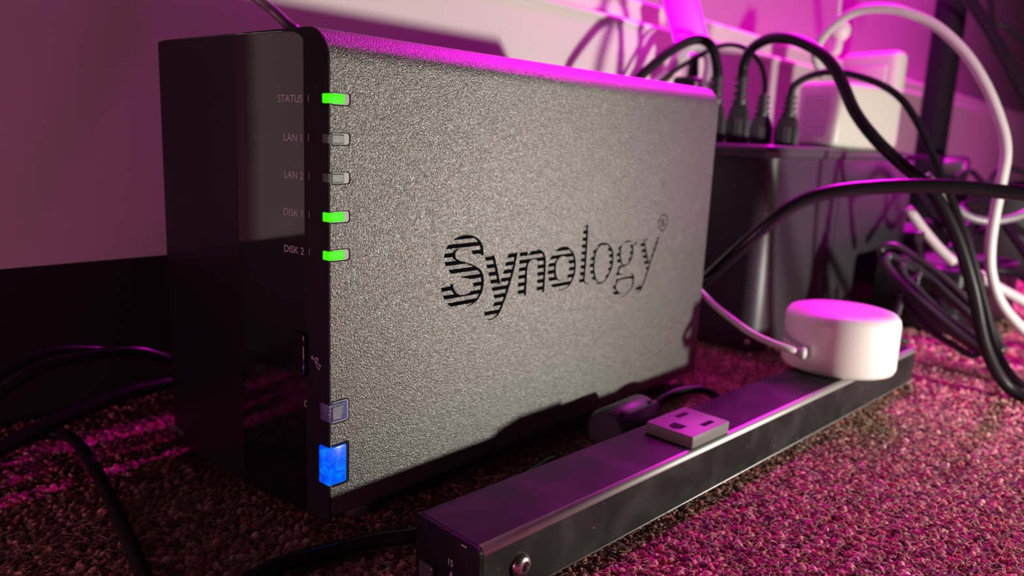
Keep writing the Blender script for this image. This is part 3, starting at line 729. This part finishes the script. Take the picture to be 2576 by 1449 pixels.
# chargers standing on the tray
cu_o = thing('cube_charger', 'white cube charger plugged into the tray in front of the slab adapter', 'charger', (446, 13.5, 130.3), math.radians(-14))
M().box(0, 84, 0, 36, 0, 47, 5, 4).build('charger_body', m_white, cu_o, smooth=50, local=True)
M().prism(rrect(7, 29, 8, 38, (3, 3, 3, 3), 4), -0.3, 0.5, 'X').build('label_panel', m_whitecable, cu_o, local=True)
sl_o = thing('slab_adapter', 'tall white slab adapter with rounded corners standing behind the cube charger', 'charger', (556, 9, 130.3), math.radians(-14))
M().box(0, 18, 0, 52, 0, 80, 6.5, 5).build('adapter_body', m_white, sl_o, smooth=50, local=True)
M().box(-1.2, 1, 9, 43, 12, 68, 1.0, 2).build('adapter_panel', m_white, sl_o, smooth=50, local=True)
ba = thing('black_adapter', 'black power adapter block on the tray behind the first cord loop', 'adapter', (386, 101, 130))
M().box(376, 396, 92, 110, 130.3, 176, 3, 3).build('adapter_body', m_black, ba, smooth=50)
M().lathe([(0.4, 175), (4.5, 175), (3.2, 190), (0.4, 190)], (388, 100, 0), 18).build('strain_relief', m_black, ba, smooth=40)
M().lathe([(0.3, -10.1), (2.4, -10.1), (2.4, -9.0), (0.3, -9.0)], (381, 102, 170), 14, 'Y').build('indicator', m_white, ba)

wl_ = M().tube(D_whiteloop, 4.2, 12).build('white_cable', m_whitecable)
props(wl_, 'pale thick cable loop behind the first black cord', 'cable')
bs = thing('hanging_white_plug', 'white round-headed plug hanging on a stem above the slab adapter', 'plug', (484, 33, 198))
M().tube(D_ballstem[:3], 2.0, 10).build('stem', m_whitecable, bs)
hx, hy, hz = D_ballstem[3]
M().lathe([(0.3, hz - 8), (4.5, hz - 7), (7.2, hz - 3.5), (8, hz), (7.2, hz + 3.8), (4.2, hz + 7), (2, hz + 9), (0.3, hz + 9)], (hx, hy, 0), 24).build('head', m_white, bs, smooth=60)
M().tube(D_ballstem[3:], lambda t: 3.0 + 1.0 * math.sin(t * 3.1), 12).build('tip', m_white, bs)

bw = M().tube(D_bigwhite, 3.05, 14).build('white_cable', m_whitecable)
props(bw, 'thick white cable arching high over the chargers and down to the right', 'cable')
bt = M().tube(D_blackthick, lambda t: 3.6, 14).build('black_cable', m_cable_gloss)
props(bt, 'thick glossy black cable crossing in front of the battery backup box', 'cable')
ws = M().tube(D_whitestick, lambda t: 3.4 * min(1, 0.75 + 4 * min(t, 1 - t)), 14).build('white_cable_end', m_whitecable)
props(ws, 'short straight white cable piece slanting right of the battery backup box', 'cable')
wr = thing('white_plug_lead', 'white lead with a round plug end at the far right edge', 'cable', D_whiteright[0])
M().tube(D_whiteright, 3.1, 14).build('cable', m_whitecable, wr)
M().tube([Vector(D_whiteright[0]) + (Vector(D_whiteright[0]) - Vector(D_whiteright[1])) * 0.35, D_whiteright[0], (Vector(D_whiteright[0]) + Vector(D_whiteright[1])) * 0.5], 4.0, 14).build('plug_end', m_white, wr)
gl = M().tube(D_greyloop, 2.6, 12).build('grey_cable', m_greycable)
props(gl, 'thin grey cable sagging beside the thick black cable at right', 'cable')

# tied coil of black cable on the floor
cb_o = thing('cable_coil', 'tied coil of black cable lying right of the white puck', 'cable coil', (400, -80, 0))
c0 = Vector(D_coilc[3]); ea = (Vector(D_coilc[1]) - Vector(D_coilc[2])) * 0.5
eb0 = Vector((0.55, 0.25, 0.80)).normalized()
for k in range(7):
    r_ = random.Random(k)
    cen = c0 + Vector((r_.uniform(-5, 5), r_.uniform(-6, 6), r_.uniform(-4, 4) + 2))
    A = ea * r_.uniform(0.85, 1.12); B_ = eb0 * r_.uniform(9, 19)
    B_.rotate(Matrix.Rotation(r_.uniform(-0.6, 0.6), 3, ea.normalized()))
    pts = []
    for j in range(17):
        a = 2 * math.pi * j / 16 + r_.uniform(-0.04, 0.04)
        p = cen + A * math.cos(a) + B_ * math.sin(a) + Vector((0, 0, r_.uniform(-0.8, 0.8)))
        p.z = max(p.z, 2.6)
        pts.append(p)
    pts[-1] = pts[0]
    M().tube(pts, 2.3, 10, sub=5, caps=False).build('cable_loop', m_coil, cb_o)
M().tube(D_tieleg, 2.2, 10).build('cable_tail', m_coil, cb_o)
tw = M()
TP = catmull([Vector(p) for p in D_twist], 8)
tw.tube([p + Vector((math.cos(i * 1.35), 0, math.sin(i * 1.35))) * 0.8 for i, p in enumerate(TP)], 0.9, 8, 3)
tw.tube([p - Vector((math.cos(i * 1.35), 0, math.sin(i * 1.35))) * 0.8 for i, p in enumerate(TP)], 0.9, 8, 3)
tw.build('twist_tie', m_coil, cb_o)
tp = Vector(D_tieleg[0])
M().box(tp.x - 3.5, tp.x + 3.5, tp.y - 2.5, tp.y + 2.5, tp.z - 2, tp.z + 5, 1, 2).build('connector_end', m_plug, cb_o)

# more cables in the tangle at right
for nm, P, r, lb in (('black_cable', D_clA, 3.0, 'black cable dipping low in the tangle behind the grey cable'),
                     ('black_cable', D_clB, 3.4, 'black cable hooped upward in the tangle at the right'),
                     ('black_cable', D_clC, 2.6, 'black cable low on the carpet right of the tied coil'),
                     ('black_cable', D_clD, 2.6, 'wavy black cable below the pole clamp'),
                     ('black_cable', D_diag, 5.0, 'thick black cable slanting down from the top right corner'),
                     ('black_cable', D_thinv, 2.6, 'thin black cable hanging straight at the top right'),
                     ('black_cable', D_arcr, 2.4, 'thin black cable curving to the right edge near the top')):
    props(M().tube(P, r, 10).build(nm, m_cable), lb, 'cable')
for (x, y, z, sx, sy, sz, rz, lb) in (
        (690, 10, 0, 90, 50, 60, 0.3, 'low black adapter brick at the foot of the metal pole'),
        (640, -30, 0, 46, 38, 72, -0.4, 'upright black adapter brick behind the tied cable coil'),
        (545, -52, 0, 120, 64, 50, -0.15, 'long flat black supply brick directly behind the tied cable coil'),
        (930, -20, 0, 110, 70, 95, 0.2, 'large dark box far behind the cable tangle')):
    o = thing('black_brick', lb, 'adapter', (x, y, z), rz)
    M().box(-sx / 2, sx / 2, -sy / 2, sy / 2, 0.5, sz, 6, 3).build('case', m_black, o, smooth=50, local=True)
    M().box(-sx * 0.32, sx * 0.32, -sy * 0.28, sy * 0.28, sz - 0.2, sz + 0.35, 0.2, 1).build('rating_label', m_greycable, o, local=True)

# metal pole with clamp
po = thing('metal_pole', 'upright black metal pole with a clamp collar behind the tangle of cables', 'pole', (785, 30, 0))
M().lathe([(0.5, 0), (15, 0), (15, 900), (0.5, 900)], (785, 30, 0), 32).build('tube', m_pole, po, smooth=40)
M().box(752, 826, -2, 52, 100, 128, 6, 3).build('clamp', m_pole, po, smooth=50)
M().lathe([(0.4, -20), (7, -20), (8, -18), (8, -2), (0.4, -2)], (748, 8, 118), 20, 'Y').build('knob', m_tray, po, smooth=40)
M().lathe([(0.4, 0), (60, 0), (60, 4), (20, 9), (0.4, 9)], (785, 30, 0), 36).build('foot_plate', m_black, po, smooth=40)

# glowing light bar leaning on the heater
lb_o = thing('light_bar', 'slanting magenta glowing light bar hanging down behind the black cord loops', 'light', D_bar[0])
p0, p1 = Vector(D_bar[0]), Vector(D_bar[1])
ax = (p1 - p0).normalized(); p1 = p0 + ax * 150
sidev = ax.cross(Vector((-0.75, -0.66, 0))).normalized(); nrm = ax.cross(sidev).normalized()
def bar_box(w0, w1, n0, n1, l0, l1, r):
    mtx = Matrix((( sidev.x, nrm.x, ax.x, p0.x), (sidev.y, nrm.y, ax.y, p0.y), (sidev.z, nrm.z, ax.z, p0.z), (0, 0, 0, 1)))
    return M().box(w0, w1, n0, n1, l0, l1, r, 2, mtx)
bar_box(-11.5, 11.5, -2.5, 2.5, -4, 150, 2).build('diffuser', m_led, lb_o, smooth=50)
bar_box(-12.5, 12.5, 2.5, 6, -5, 151, 0.8).build('backing', m_white, lb_o)
bar_box(-12.8, 12.8, -3, 6.2, -9, -4, 0.8).build('end_cap', m_white, lb_o)

# ------------------------------------------------------------------ cables behind and left of the storage box
an = M().tube(D_antenna, 2.2, 12).build('slim_cable', m_greycable)
props(an, 'slim grey cable rising behind the top front corner of the storage box', 'cable')
props(M().tube(D_leftA, 2.6, 12).build('black_cable', m_cable_gloss), 'uppermost black cable arching left of the storage box', 'cable')
props(M().tube(D_leftB, 2.6, 12).build('black_cable', m_cable_gloss), 'second black cable arching just under the uppermost one at left', 'cable')
props(M().tube(D_leftD, 2.8, 12).build('black_cable', m_cable), 'lowest black cable of the left bundle sloping to the left edge', 'cable')
props(M().tube(D_leftC, 2.3, 12).build('black_cable', m_cable), 'black cable bending down across the dark carpet at lower left', 'cable')
